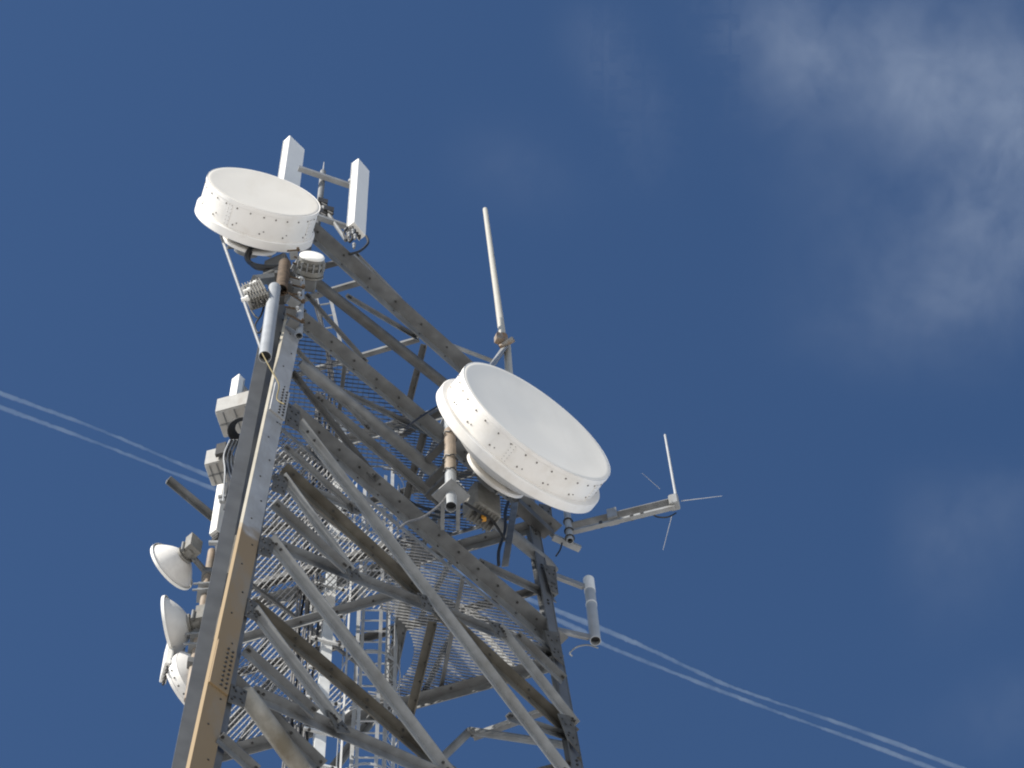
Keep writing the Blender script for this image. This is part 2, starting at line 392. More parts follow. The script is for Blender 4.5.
# two floors of open bar grating, with joists
def floor_(z, inset, base_pitch, name_m, mid_hole, dirs=(-45, 76), th=.004):
    pl = MB(); T = [leg(k, z) for k in 'ABC']; c0 = sum(T, V((0, 0, 0))) / 3
    T = [p.lerp(c0, inset) for p in T]
    for i in range(3):
        P, Q = T[i], T[(i + 1) % 3]; d = (Q - P).normalized()
        pl.prism([(0, 0), (.012, 0), (.012, -.10), (0, -.10)], P, Q, d.cross(Z), Z)
    fl = pl.build('platform', STEEL, tower)
    # bar direction differs on the two halves, split by the line from leg A side to the far mid
    def clip(poly, p, d):
        # cut the line p + t d with a convex polygon (plan view)
        lo, hi = -1e9, 1e9; n = len(poly)
        for i in range(n):
            a, b = poly[i], poly[(i + 1) % n]; e = b - a; nx = V((e.y, -e.x, 0))
            if nx.dot(c0 - a) < 0: nx = -nx
            cen = sum(poly, V((0, 0, 0))) / n
            if nx.dot(cen - a) < 0: nx = -nx
            num = nx.dot(p - a); den = nx.dot(d)
            if abs(den) < 1e-9:
                if num < 0: return None
            else:
                t = -num / den
                if den > 0: lo = max(lo, t)
                else: hi = min(hi, t)
        return (lo, hi) if hi - lo > .02 else None
    def cut(P, Q):                       # leave the ladder opening free
        h = V((mid_hole.x, mid_hole.y, P.z)); d = (Q - P).normalized(); t = (h - P).dot(d); L = (Q - P).length
        off = ((h - P) - d * t).length
        if off > .62 or t < -.62 or t > L + .62: return [(P, Q)]
        k = math.sqrt(.62 ** 2 - off ** 2); out = []
        if t - k > .03: out.append((P, P + d * (t - k)))
        if t + k < L - .03: out.append((P + d * (t + k), Q))
        return out
    mBC = T[2].lerp(T[1], .42); mAB = T[0].lerp(T[1], .45)
    halves = [([T[0], mAB, mBC, T[2]], azv(dirs[0])), ([mAB, T[1], mBC], azv(dirs[1]))]
    for poly, d in halves:
        pitch = base_pitch * (1.0 if d is halves[0][1] else .72)
        b = MB(); nrm = d.cross(Z); cen = sum(poly, V((0, 0, 0))) / len(poly)
        k = -110
        while k * pitch < 5:
            r = clip(poly, cen + nrm * (k * pitch), d); k += 1
            if r:
                P, Q = cen + nrm * ((k - 1) * pitch) + d * r[0], cen + nrm * ((k - 1) * pitch) + d * r[1]
                for P, Q in cut(P, Q): b.prism([(-th, 0), (th, 0), (th, -.03), (-th, -.03)], P, Q, nrm, Z)
        k = -62
        while k * .08 < 5:
            r = clip(poly, cen + d * (k * .08), nrm); k += 1
            if r:
                P, Q = cen + d * ((k - 1) * .08) + nrm * r[0], cen + d * ((k - 1) * .08) + nrm * r[1]
                for P, Q in cut(P, Q): b.prism([(-.003, -.001), (.003, -.001), (.003, -.008), (-.003, -.008)], P, Q, d, Z)
        b.build('grating', name_m, fl)
        for s_ in (-1.2, 0.15, 1.4):
            r = clip(poly, cen + d * s_, nrm)
            if r:
                P, Q = cen + d * s_ + nrm * r[0] - Z * .04, cen + d * s_ + nrm * r[1] - Z * .04
                j = MB(); j.prism(lsec(.06, -.07, .008), P, Q, d, Z); j.build('joist', STEEL, fl)
    return fl
LADDER = lev(366, 640, 33)
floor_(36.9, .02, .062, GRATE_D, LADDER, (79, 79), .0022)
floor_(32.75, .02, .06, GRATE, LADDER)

# ladder with safety cage, cable tray post and cables, inside the tower ------------------
def vert(x, y, z, z0, z1): p = lev(x, y, z); return V((p.x, p.y, z0)), V((p.x, p.y, z1))
P, Q = vert(330, 590, 33, 2, 38.3)
post = MB(); post.box((P + Q) / 2, azv(70), azv(160), Z, .13, .13, (Q - P).z)
for i in range(20):
    post.box(V((P.x, P.y, 24.3 + i * .72)) + azv(160) * .08, azv(70), azv(160), Z, .42, .035, .04, 0)
    for s_ in (-.15, .15): post.lathe(V((P.x, P.y, 24.3 + i * .72)) + azv(160) * .1 + azv(70) * s_, -Z, [(0.02, .02), (.05, .02), (.05, 0)], 8, 1, False)
post.build('cable_post', [PIPE_L, BOLT], tower)
cb = MB()
for i in range(9):
    o = azv(250) * (.14 + .033 * i) + azv(160) * (.05 * random.random()); pts = []
    for k in range(26):
        z = 20 + k * .76 - random.random() * .1
        pts.append(V((P.x, P.y, z)) + o + V((random.uniform(-.02, .02), random.uniform(-.02, .02), 0)))
    cb.tube(pts, random.choice((.014, .018, .012)), 6, random.choice((0, 0, 1)))
cb.build('feeder_cables', [BLACK, CABLE], tower)
lc = lev(372, 640, 33)
lad = bpy.data.objects.new('ladder', None); C.objects.link(lad); lad.parent = tower
ld, lo_ = azv(85), azv(175)
for s_ in (-.2, .2):
    b = MB(); b.box(V((lc.x, lc.y, 20.5)) + ld * s_ + lo_ * -.3, ld, lo_, Z, .05, .025, 37); b.build('rail', ALU, lad)
for i in range(46):
    zz = 24.5 + i * .29; b = MB(); b.tube([V((lc.x, lc.y, zz)) + ld * -.2 + lo_ * -.3, V((lc.x, lc.y, zz)) + ld * .2 + lo_ * -.3], .013, 6); b.build('rung', ALU, lad)
for i in range(12):
    zz = 22.6 + i * 1.35; b = MB(); pts = []
    for k in range(25):
        a = R(-120 + 240 * k / 24) ; pts.append(V((lc.x, lc.y, zz)) + lo_ * (.38 * math.cos(a)) + ld * (.38 * math.sin(a)))
    for k in range(24): b.prism([(-.003, -.025), (.003, -.025), (.003, .025), (-.003, .025)], pts[k], pts[k + 1], (pts[k + 1] - pts[k]).cross(Z).normalized(), Z)
    b.build('cage_hoop', ALU, lad)
for a in (-100, -55, -18, 18, 55, 100):
    b = MB(); X = V((lc.x, lc.y, 29.6)) + lo_ * (.372 * math.cos(R(a))) + ld * (.372 * math.sin(R(a)))
    n = (lo_ * math.cos(R(a)) + ld * math.sin(R(a))); b.box(X, n, n.cross(Z), Z, .006, .045, 15.2); b.build('cage_strap', ALU, lad)
# slim three-chord lattice beside the ladder
mc = lev(393, 640, 33); b = MB(); ch = [V((mc.x, mc.y, 0)) + azv(a) * .085 for a in (20, 140, 260)]
for c_ in ch: b.tube([c_ + Z * 14, c_ + Z * 35.2], .013, 6)
for i in range(80):
    for k in range(3): 
        p, q = ch[k], ch[(k + 1) % 3]; zz = 14.1 + i * .26
        if i % 2: p, q = q, p
        b.tube([p + Z * zz, q + Z * (zz + .26)], .007, 5)
b.build('cable_mast', ALU, tower)
# slanting cables below the top
b = MB()
for i, (x1, y1, x2, y2) in enumerate(((313, 300, 333, 385), (316, 300, 337, 400), (319, 305, 330, 390))):
    p, q = dep(x1, y1, 16.2), dep(x2, y2, 16.2); b.tube([p, p.lerp(q, .5) + V((.03, 0, 0)), q], .016, 6)
b.build('feeder_cables', BLACK, tower)
b = MB()
p, q = dep(330, 296, 16.6), dep(347, 372, 16.6); o = V((.22, 0, .05))
b.box((p + q) / 2, (q - p).normalized(), V((1, 0, 0)), V((0, 1, 0)), (q - p).length, .05, .04)
b.box((p + q) / 2 - o, (q - p).normalized(), V((1, 0, 0)), V((0, 1, 0)), (q - p).length, .05, .04)
for i in range(6): a = p.lerp(q, .1 + i * .16); b.tube([a, a - o], .014, 6)
b.build('cable_ladder', GALV, tower)

for k, (pts, rr_) in enumerate(((((470, 500), (452, 512), (430, 510), (400, 496), (360, 462), (330, 440), (318, 470)), .022), (((474, 505), (455, 518), (425, 514), (396, 500), (356, 466), (328, 446), (316, 480)), .018),
                        (((312, 318), (330, 334), (362, 360), (398, 392), (425, 414)), .018), (((300, 428), (340, 462), (390, 506), (430, 540), (470, 576)), .02))):
    b = MB(); P_ = [on(FAB, x, y, -.32 - .03 * k) for x, y in pts]; out = []
    b.tube([p for q_ in zip(P_[:-1], P_[1:]) for p in (q_[0], q_[0].lerp(q_[1], .5) - Z * .05)] + [P_[-1]], rr_, 7); b.build('feeder_cable', BLACK, tower)
# cable runs clipped along the near leg
b = MB()
for i, (dx, m_) in enumerate(((2, 0), (4, 1), (5.5, 0), (0, 1))):
    pts = []
    for k in range(24):
        y = 395 + k * 12; pts.append(dep(258 - (y - 395) * .2 + dx + random.uniform(-.8, .8), y, 14.35))
    b.tube(pts, .012, 6, m_)
b.build('leg_cables', [CABLE, BLACK], tower)

# ------------------------------------------------------------------ the two big drum dishes
def drum(name, label, Cc, az_, el, r, dring, rring, dhub, rhub, boltn, seams, dip=1.0):
    n = V((math.sin(R(az_)) * math.cos(R(el)), math.cos(R(az_)) * math.cos(R(el)), math.sin(R(el))))
    t = thing(name, label, 'antenna', Cc - n * dhub, 'big white drum dishes on the tower')
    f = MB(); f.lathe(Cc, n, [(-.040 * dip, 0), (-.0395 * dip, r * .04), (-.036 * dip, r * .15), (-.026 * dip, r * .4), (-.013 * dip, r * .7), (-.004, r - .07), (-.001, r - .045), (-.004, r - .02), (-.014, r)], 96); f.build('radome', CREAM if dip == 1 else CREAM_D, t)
    s_ = MB(); s_.lathe(Cc, n, [(-.012, r - .02), (-.004, r + .004), (-.055, r + .008), (-.06, r), (-dring + .10, r), ], 96)
    a0 = n.orthogonal().normalized(); b0 = n.cross(a0)
    for k in range(boltn):
        a = 2 * math.pi * (k + random.uniform(-.12, .12)) / boltn; d = a0 * math.cos(a) + b0 * math.sin(a)
        for dd in ((-.10,) if k % 2 else (-.10, -dring + .17)):
            s_.lathe(Cc + n * dd + d * r, d, [(-.002, .0125), (.009, .0115), (.009, 0)], 8, 1, False)
        if k % 2 == 0: s_.lathe(Cc + n * (-dring * .5 - .05) + d.lerp(a0 * math.cos(a + .06) + b0 * math.sin(a + .06), 1) * r, d, [(-.002, .010), (.007, .009), (.007, 0)], 8, 1, False)
    for a in seams:
        d = azv(0) * 0 + a0 * math.cos(a) + b0 * math.sin(a); tt = d.cross(n)
        s_.box(Cc + d * (r + .002) - n * (dring / 2 + .02), tt, n, d, .07, dring - .16, .008, 0)
        for q in range(6):
            for e_ in (-.024, .024): s_.lathe(Cc + d * (r + .004) + tt * e_ - n * (.09 + q * (dring - .2) / 5.5), d, [(0, .005), (.005, .005), (.005, 0)], 6, 1, False)
    s_.build('shroud', [WHITE, RIVET], t)
    g_ = MB(); g_.lathe(Cc, n, [(-dring + .10, r - .01), (-dring + .10, rring - .012), (-dring + .088, rring), (-dring - .03, rring), (-dring - .042, rring - .012), (-dring - .042, r - .06)], 96); g_.build('rim_ring', WHITE, t)
    k_ = MB(); prof = []
    for i in range(13):
        u = i / 12; rr = rhub * .75 + (r - .05 - rhub * .75) * (1 - u); prof.append((-dring - .04 - (dhub - dring - .08) * (1 - (rr / (r - .05)) ** 2), rr))
    k_.lathe(Cc, n, prof, 96); k_.build('reflector', DISHW, t)
    h = MB(); h.lathe(Cc, n, [(-dhub + .045, rhub * .6), (-dhub + .045, rhub - .01), (-dhub + .035, rhub), (-dhub, rhub), (-dhub - .01, rhub - .01), (-dhub - .01, rhub - .07), (-dhub + .03, rhub - .07)], 64)
    h.build('hub_ring', WHITE, t)
    m_ = MB()
    for a in range(6):
        d = a0 * math.cos(a * math.pi / 3) + b0 * math.sin(a * math.pi / 3); m_.box(Cc - n * (dhub + .04) + d * (rhub * .55), d, n, d.cross(n), rhub * .7, .09, .03)
    m_.lathe(Cc, n, [(-dhub + .03, rhub * .42), (-dhub - .16, rhub * .42), (-dhub - .16, 0)], 24, 0)
    m_.build('hub_mount', STEEL, t)
    return t, n
K1 = .95; D1 = EYE + (V((-3.615, 14.185, 41.756)) - EYE) * K1; D2 = V((.306, 15.213, 34.839))
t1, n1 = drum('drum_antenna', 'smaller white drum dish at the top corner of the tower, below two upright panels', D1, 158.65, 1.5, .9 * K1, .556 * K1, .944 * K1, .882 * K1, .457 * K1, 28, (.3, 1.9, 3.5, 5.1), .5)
t2, n2 = drum('drum_antenna', 'larger white drum dish halfway across the near face, tilted over to the right', D2, 140.86, 1.4, 1.2, .467, 1.298, .97, .464, 34, (.6, 1.9, 3.2, 4.5, 5.75))
tilt = MB(); tilt.tube([dep(221, 236, 13.95), dep(262, 352, 14.0)], .022, 8); tilt.build('stay_rod', GALV, t1)

# pipes that carry them
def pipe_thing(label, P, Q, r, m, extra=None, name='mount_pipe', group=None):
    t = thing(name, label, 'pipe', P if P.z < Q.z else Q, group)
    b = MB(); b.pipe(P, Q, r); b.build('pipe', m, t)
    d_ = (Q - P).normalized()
    b = MB(); b.lathe(P + d_ * .09, d_, [(0, 0), (0, r - .010), (.02, r - .010), (.02, 0)], 16); b.build('dark_bore_disc', BLACK, t); return t  # black disc added inside to imitate the unlit bore
P, Q = dep(265, 357, 13.72), dep(275, 292, 13.78); Q = V((P.x, P.y, Q.z))
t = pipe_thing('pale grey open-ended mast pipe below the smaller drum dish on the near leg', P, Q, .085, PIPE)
b = MB(); b.pipe(Q + Z * .1 + V((.08, .08, 0)), Q + Z * 1.1 + V((.08, .08, 0)), .085); b.build('upper_pipe', RUST, t)
for zz in (.35, .8):
    b = MB(); b.box(Q + Z * zz + V((.08, .22, 0)), azv(90), azv(0), Z, .26, .3, .10); b.build('clamp', STEEL_D, t)
P, Q = on(FAB, 451, 507, .42), on(FAB, 451, 420, .42); Q = V((P.x, P.y, Q.z))
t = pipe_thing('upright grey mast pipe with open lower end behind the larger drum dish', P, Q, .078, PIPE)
b = MB(); b.pipe(P + Z * 1.0, P + Z * 2.3, .081); b.build('rusty_sleeve', PIPEB, t)
b = MB(); pc = P + Z * .32
b.prism([(-.25, 0), (0, -.25), (.25, 0), (0, .25)], pc, pc + Z * .03, azv(85), azv(175))
for s_ in (-1, 1): b.box(pc + azv(85) * (.1 * s_) + azv(-5) * .25 + Z * .1, azv(85), azv(-5), Z, .05, .5, .18)
b.build('clamp_plate', GALV, t)
b = MB()
for zz in (.95, 1.35, 2.1):
    b = MB(); pts = [P + Z * (zz + (.05 if k % 2 else 0)) + azv(k * 30) * .10 for k in range(13)]; b.tube(pts, .012, 6)
    b.box(P + Z * zz - NAB * .25, NAB, Z, NAB.cross(Z), .4, .06, .1)
    b.build('clamp', STEEL_D, t)
# flat strut under the larger dish with a cable
p, q = on(FAB, 515, 503, .15), on(FAB, 505, 566, .15)
t = thing('flat_strut', 'flat grey upright strut with black cable just under the larger drum dish', 'strut', q)
b = MB(); b.box((p + q) / 2, (p - q).normalized(), azv(95), azv(5), (p - q).length, .09, .02); b.build('bar', STEEL, t)
b = MB(); pts = [p.lerp(q, k / 10) + azv(275) * (.09 + .02 * math.sin(k)) + azv(185) * .03 for k in range(11)]; b.tube(pts, .022, 8); b.build('cable', BLACK, t)

# ------------------------------------------------------------------ radio units
def odu(name, label, c, ax, ay, az_, sx, sy, sz, fins, cap=None, group='radio units near the drum dishes'):
    t = thing(name, label, 'radio unit', c - az_ * (sz / 2), group)
    b = MB(); b.rbox(c, ax, ay, az_, sx, sy, sz, .03); b.build('housing', RADIO, t)
    b = MB()
    for i in range(fins):
        a = -sx / 2 + .03 + (sx - .06) * i / (fins - 1)
        b.box(c + ax * a - ay * (sy / 2 + .018), ax, ay, az_, .012, .04, sz * .85)
        b.box(c + ax * a - az_ * (sz / 2 + .015), ax, ay, az_, .012, sy * .8, .034)
    b.build('cooling_fins', RADIO, t)
    b = MB()
    for s_ in (-.3, 0.05, .3): b.lathe(c + ax * (sx * s_) - az_ * (sz / 2 + .02), -az_, [(0, .028), (.06, .028), (.06, .018), (.09, .018), (.09, 0)], 10)
    b.build('connector', BOLT, t)
    if cap:
        b = MB(); b.lathe(c + az_ * (sz / 2), az_, [(-.02, cap), (.05, cap), (.085, cap * .92), (.10, cap * .6), (.105, 0)], 32); b.build('antenna_cap', PWHITE, t)
        b = MB(); b.lathe(c + az_ * (sz / 2), az_, [(-.05, cap * .8), (-.05, cap * 1.02), (-.02, cap * 1.02)], 32); b.lathe(c - az_ * .05, az_, [(-.12, .1), (-.12, cap * 1.05), (-.02, cap * 1.08), (.0, cap * .8)], 24); b.build('collar', RADIO, t)
    return t
rn_ = (azv(166) + Z * .05).normalized(); c0 = dep(312.5, 254, 13.75)
t = thing('radio_unit', 'round grey radio unit with white cap right below the smaller drum dish', 'radio unit', c0 - rn_ * .3, 'radio units near the drum dishes')
b = MB(); b.lathe(c0, rn_, [(.0, 0), (-.002, .10), (-.012, .16), (-.03, .178), (-.05, .178)], 40); b.build('antenna_cap', PWHITE, t)
b = MB(); b.lathe(c0, rn_, [(-.045, .172), (-.10, .172), (-.10, .15), (-.13, .15), (-.13, .185), (-.15, .19), (-.17, .185), (-.17, .15), (-.21, .15), (-.21, .2), (-.28, .2), (-.28, .17), (-.30, .17), (-.30, .205), (-.325, .205), (-.325, 0)], 40); b.build('housing', RADIO, t)
for k in range(14):
    d = (rn_.cross(Z) * math.cos(k * .449) + rn_.cross(rn_.cross(Z)).normalized() * math.sin(k * .449))
    b = MB(); b.box(c0 - rn_ * .16 + d * .19, d, rn_, d.cross(rn_), .035, .13, .018); b.build('clip', GALV, t)
b = MB(); b.rbox(c0 - rn_ * .42, rn_.cross(Z), rn_, Z, .24, .2, .26, .02); b.build('rear_box', STEEL, t)
ax = (azv(100) + Z * .25).normalized(); az2 = (Z - azv(100) * .25).normalized()
c0 = dep(256, 295, 13.7)
odu('radio_unit', 'tilted ribbed grey radio unit at the upper left edge of the near leg', c0, ax, azv(10), az2, .30, .2, .55, 7)
b = MB()
for i, (x, y) in enumerate(((247, 291), (253, 284), (245, 299))):
    b = MB(); b.lathe(dep(x, y, 13.6), ax, [(-.05, 0), (-.05, .03), (.01, .03), (.01, .042), (.05, .042), (.05, 0)], 14); b.build('white_cap', PWHITE, bpy.data.objects['radio_unit.001'])
c0 = D2 - n2 * 1.28 + Z * -.42
odu('radio_unit', 'large ribbed grey radio unit behind the hub of the larger drum dish', c0, n2.cross(Z), n2, Z, .42, .3, .62, 8)
b = MB(); b.box(c0 - Z * .38 + n2 * .02, azv(0), azv(90), Z, .06, .06, .08); b.build('orange_plug', mat('orange_plastic', (.6, .28, .04)), bpy.data.objects['radio_unit.002'])

# clutter of brackets, boxes and cables on the top of the near leg
t = thing('junction_box', 'dark steel junction box and bracket tucked below the smaller drum dish', 'box', dep(278, 283, 14.3))
c0 = dep(278, 272, 14.35)
b = MB(); b.rbox(c0, azv(110), azv(20), Z, .34, .3, .55, .02); b.build('body', STEEL_D, t)
b = MB(); b.box(c0 + V((-.12, -.1, -.5)), azv(60), azv(150), (Z + azv(60) * .7).normalized(), .12, .12, .6); b.box(c0 + V((.15, -.05, -.55)), azv(20), azv(110), Z, .1, .25, .4); b.build('bracket', STEEL, t)
t = thing('clamp_stack', 'rusty bolted pipe clamps stacked on the near leg beside the round radio unit', 'clamp', dep(300, 325, 14.1))
for i in range(9):
    b = MB(); c0 = dep(297 - i * .5 + random.uniform(-3, 3), 256 + i * 8 + random.uniform(-3, 3), 13.95)
    ra = random.uniform(50, 110); rd = azv(ra); rn = azv(ra + 90); sz_ = random.uniform(.10, .2)
    b.box(c0, rd, rn, Z, sz_, .12, random.uniform(.04, .14), 0); q = random.uniform(.08, .14)
    b.tube([c0 + rn * .07 - rd * q, c0 + rn * .07 + rd * q], .013, 6, 1)
    b.lathe(c0 + rd * q * .7 + rn * .05, rn, [(0, .022), (.06, .022), (.06, 0)], 8, i % 2 + 1)
    b.build('clamp', [STEEL if i % 3 else GALV, RUST, ALU], t)
b = MB(); b.pipe(dep(299, 336, 14.05), dep(302, 268, 14.05), .05); b.build('pipe', PIPE, t)
def bez(pts, n=8):
    out = []; P_ = [pts[0]] + pts + [pts[-1]]
    for i in range(1, len(P_) - 2):
        p0, p1, p2, p3 = P_[i - 1:i + 3]
        for k in range(n):
            u = k / n; out.append(.5 * ((2 * p1) + (p2 - p0) * u + (2 * p0 - 5 * p1 + 4 * p2 - p3) * u * u + (3 * p1 - p0 - 3 * p2 + p3) * u ** 3))
    return out + [pts[-1]]
def cable(label, pts, r, m, name='cable', group=None):
    b = MB(); b.tube(bez(pts), r, 8); return tag(b.build(name, m), label, 'cable', group)
def dd(Y, *xy): return [dep(x, y, Y) for x, y in xy]
cable('thick black cable looping out from under the smaller drum dish', dd(14.2, (262, 236), (247, 254), (252, 264), (270, 267), (285, 266)), .035, BLACK)
cable('second black cable hanging inside the loop below the smaller drum dish', dd(14.25, (258, 240), (249, 258), (256, 268), (272, 270), (286, 273)), .026, BLACK)
cable('thin black lead curling below the tilted radio unit', dd(13.8, (249, 302), (252, 312), (259, 318), (264, 306), (262, 300)), .014, BLACK)
cable('thin black lead dropping along the stay rod left of the near leg', dd(13.8, (259, 318), (255, 326), (259, 333), (265, 322)), .012, BLACK)
cable('thin yellow cable running down the top of the near leg', dd(13.55, (262, 353), (270, 368), (277, 380), (279, 387), (277, 399), (284, 404)), .009, YEL)
cable('grey lead strung across the near face to the larger dish pipe', [on(FAB, x, y, .35) for x, y in ((405, 428), (425, 414), (440, 405))], .014, BLACK)
cable('dark lead looping from the pipe to the beam under the larger dish', [on(FAB, x, y, .4) for x, y in ((452, 480), (444, 500), (425, 516), (408, 522), (400, 528))], .016, CABLE)
cable('black lead from the larger dish radio unit to the lower beam', [on(FAB, x, y, .4) for x, y in ((465, 503), (478, 511), (492, 520), (505, 540))], .018, BLACK)

# ------------------------------------------------------------------ antennas on the top corner
hf = thing('antenna_headframe', 'grey pole with two crossarms holding the upright panels above the smaller dish', 'mast', leg('A', 41))
pt_, pb_ = dep(323, 172, 14.9), dep(320, 226, 14.9); pb_ = V((pt_.x, pt_.y, pb_.z - .3))
b = MB(); b.tube([pb_, pt_], .05, 14); b.build('pole', STEEL, hf)
b = MB(); b.tube([pt_, pt_ + Z * .5], .015, 8, r2=.006); b.build('lightning_rod', ALU, hf)
zu, zl = dep(325, 183, 14.9).z, dep(325, 226, 14.9).z
A1, A2 = lev(299, 174, zu), lev(352, 192, zu); B1, B2 = lev(310, 220, zl), lev(350, 234, zl)
for p, q in ((A1, A2), (B1, B2)):
    b = MB(); b.box((p + q) / 2 + V((0, -.1, 0)), (q - p).normalized(), (q - p).normalized().cross(Z), Z, (q - p).length, .08, .08); b.build('crossarm', GALV, hf)
for x, y in ((322, 204), (328, 212), (321, 214)):
    b = MB(); b.box(dep(x, y, 14.85), azv(70), azv(160), Z, .16, .14, .18); b.tube([dep(x - 4, y - 3, 14.8), dep(x + 5, y + 2, 14.8)], .018, 6); b.build('clamp', BOLT, hf)
b = MB(); b.tube([dep(322, 205, 14.85), dep(346, 240, 14.85)], .035, 8); b.build('tie_rod', STEEL, hf)
def panel(label, top, length, wd, dp, naz, m=PWHITE, tiltd=0.0, name='panel_antenna', group='upright white panel antennas'):
    # top: centre of the top end; naz: azimuth the wide front faces
    f, s_ = azv(naz), azv(naz + 90); a = (Z + f * math.sin(R(tiltd))).normalized()
    t = thing(name, label, 'antenna', top - a * length, group); c_ = top - a * (length / 2)
    b = MB(); b.rbox(c_, s_, f, a, wd, dp, length, .008); b.build('casing', m, t)
    b = MB(); b.box(c_ - f * (dp / 2 + .004), s_, f, a, wd + .02, .012, length * .99); b.build('back_plate', ALU, t)
    b = MB()
    for i in range(4): b.lathe(top - a * length + s_ * ((i - 1.5) * wd * .2) - f * .01, -a, [(0, .022), (.09, .022), (.09, .015), (.14, .015), (.14, 0)], 10)
    b.build('connector', BOLT, t)
    b = MB()
    for k in (.12, .88): b.box(top - a * length * k - f * (dp / 2 + .08), s_, f, a, .08, .16, .09)
    b.build('bracket', GALV, t)
    return t
top2 = dep(361, 167, 14.75); top1 = dep(294.5, 145, 15.0)
len2 = (dep(361, 166, 14.75) - dep(357, 230, 14.75)).length
panel('upright white panel antenna standing free on the right of the smaller drum dish', top2, len2, .29, .13, 124)
panel('upright white panel antenna rising from behind the smaller drum dish', top1, len2, .36, .14, 130)
t = thing('jumper_leads', 'black jumper leads and fittings hanging below the right panel antenna', 'cable', dep(353, 246, 14.7))
b = MB()
for pts in (((350, 228), (352, 240), (345, 236)), ((355, 230), (350, 242), (347, 232)), ((366, 236), (368, 243), (360, 251), (349, 254)), ((349, 226), (344, 233), (347, 240))):
    b = MB(); b.tube(bez(dd(14.7, *pts)), .02, 7); b.build('lead', BLACK, t)
b = MB()
for x, y in ((353, 232), (349, 235), (355, 237), (354, 246)):
    b.lathe(dep(x, y, 14.68), Z, [(-.09, 0), (-.09, .018), (.02, .02), (.02, .028), (.08, .028), (.08, 0)], 12)
    b.build('fitting', GALV, t); b = MB()

# tall whip behind the larger dish
wb, wt = on(FAB, 503, 340, .35), on(FAB, 485.2, 209.5, .35)
t = thing('whip_antenna', 'tall slim cream whip antenna leaning above the larger drum dish', 'antenna', wb)
b = MB(); b.tube([wb, wb.lerp(wt, .3), wt], .062, 12, r2=.045); b.build('whip', FIBRE, t)
WR = mat('rust_streaked_clamp', (.24, .22, .19), .2, .6, .1, 6, .3, (.20, .11, .045), 5, .45, .6)
b = MB(); b.tube([wb.lerp(wt, -.03), wb.lerp(wt, .02)], .085, 12); b.box(wb + V((-.04, -.06, -.1)), azv(60), azv(150), Z, .16, .12, .22); b.build('clamp', [WR], t)
b = MB(); b.lathe(wb + V((.06, -.05, -.25)), azv(120), [(-.12, 0), (-.12, .05), (.12, .05), (.12, 0)], 10); b.build('clamp', [WR], t)
b = MB(); b.tube([on(FAB, 507, 346, .3), on(FAB, 510, 385, .3)], .062, 12); b.build('pole', FIBRE, t)
b = MB(); P, Q = on(FAB, 503, 345, .3), on(FAB, 484, 372, .3); b.prism(lsec(.13, .10, .012), P, Q, azv(110), azv(20)); b.build('arm', GALV, t)
b = MB(); b.tube([on(FAB, 445, 343, -.1), on(FAB, 495, 362, .1)], .035, 8); b.build('tie_rod', GALV, t)

# ground plane antenna on its boom
zb = leg('B', 36.6).z
p0, p1 = lev(572, 526, zb), lev(674, 501, zb)
t = thing('ground_plane_antenna', 'thin upright antenna with wire radials at the end of a horizontal boom on the right', 'antenna', p0)
u = (p1 - p0).normalized(); s_ = u.cross(Z)
b = MB(); b.prism([(-.05, 0), (.05, 0), (.05, .02), (-.03, .02), (-.03, .13), (-.05, .11)], p0, p1, s_, Z)
b.build('upper_boom', STEEL, t)
b = MB(); b.tube([p0 - s_ * .06 + Z * .12, p1 - s_ * .06 + Z * .12], .014, 8); b.build('lit_boom_edge', PWHITE, t)  # thin white tube added as the boom's sunlit top edge
b = MB(); b.box((p0 + p1) / 2 - Z * .19, u, s_, Z, (p1 - p0).length, .065, .05); b.build('lower_boom', GALV, t)
L_ = (p1 - p0).length
for k in (.28, .58, .68): b = MB(); b.box(p0 + u * (L_ * k) - Z * .17, u, s_, Z, .045, .085, .08); b.build('strap', BOLT, t)
b = MB(); b.box(p0 + u * (L_ * .4) - Z * .02, u, s_, Z, .14, .14, .28); b.build('boom_bracket', GALV, t)
b = MB(); b.rbox(p1 - Z * .04, u, s_, Z, .14, .14, .28, .02); b.build('end_block', GALV, t)
e0 = p1 + Z * .1; Yp = e0.y
b = MB(); b.tube([dep(676, 497, Yp), dep(665, 435, Yp)], .022, 10, r2=.018); b.build('radiator', ALU, t)
for x1, y1, x2, y2, r in ((681, 501, 722, 496, .0065), (672, 515, 663, 550, .006), (660, 489, 642, 473, .004)):
    z = p1.z; b = MB(); b.tube([lev(x1, y1, z), lev(x2, y2, z)], r, 6, r2=r * .6); b.build('radial', ALU, t)
b = MB(); b.tube(bez([lev(652, 514, zb - .1), lev(658, 517, zb - .15), lev(668, 517, zb - .15), lev(676, 513, zb)]), .012, 6); b.build('lead', BLACK, t)
P = lev(570, 541, zb - .5); Q = V((P.x, P.y, zb + .35))
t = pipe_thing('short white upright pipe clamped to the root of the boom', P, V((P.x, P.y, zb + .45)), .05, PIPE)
for zz in (.08, .3, .6): b = MB(); b.tube([P + Z * zz + azv(k * 30) * .063 for k in range(13)], .011, 6); b.build('clamp', BOLT, t)
for x1, y1, x2, y2, z in ((553, 500, 570, 508, zb + .2), (553, 537, 580, 549, zb - .35)): 
    p, q = lev(x1, y1, z), lev(x2, y2, z); b = MB(); b.box((p + q) / 2, (q - p).normalized(), (q - p).normalized().cross(Z), Z, (q - p).length, .09, .06); b.build('bracket', GALV, t)
cable('short black lead below the boom bracket beside the far leg', [dep(562, 543, 17.2), dep(560, 550, 17.2), dep(556, 556, 17.2)], .012, BLACK)

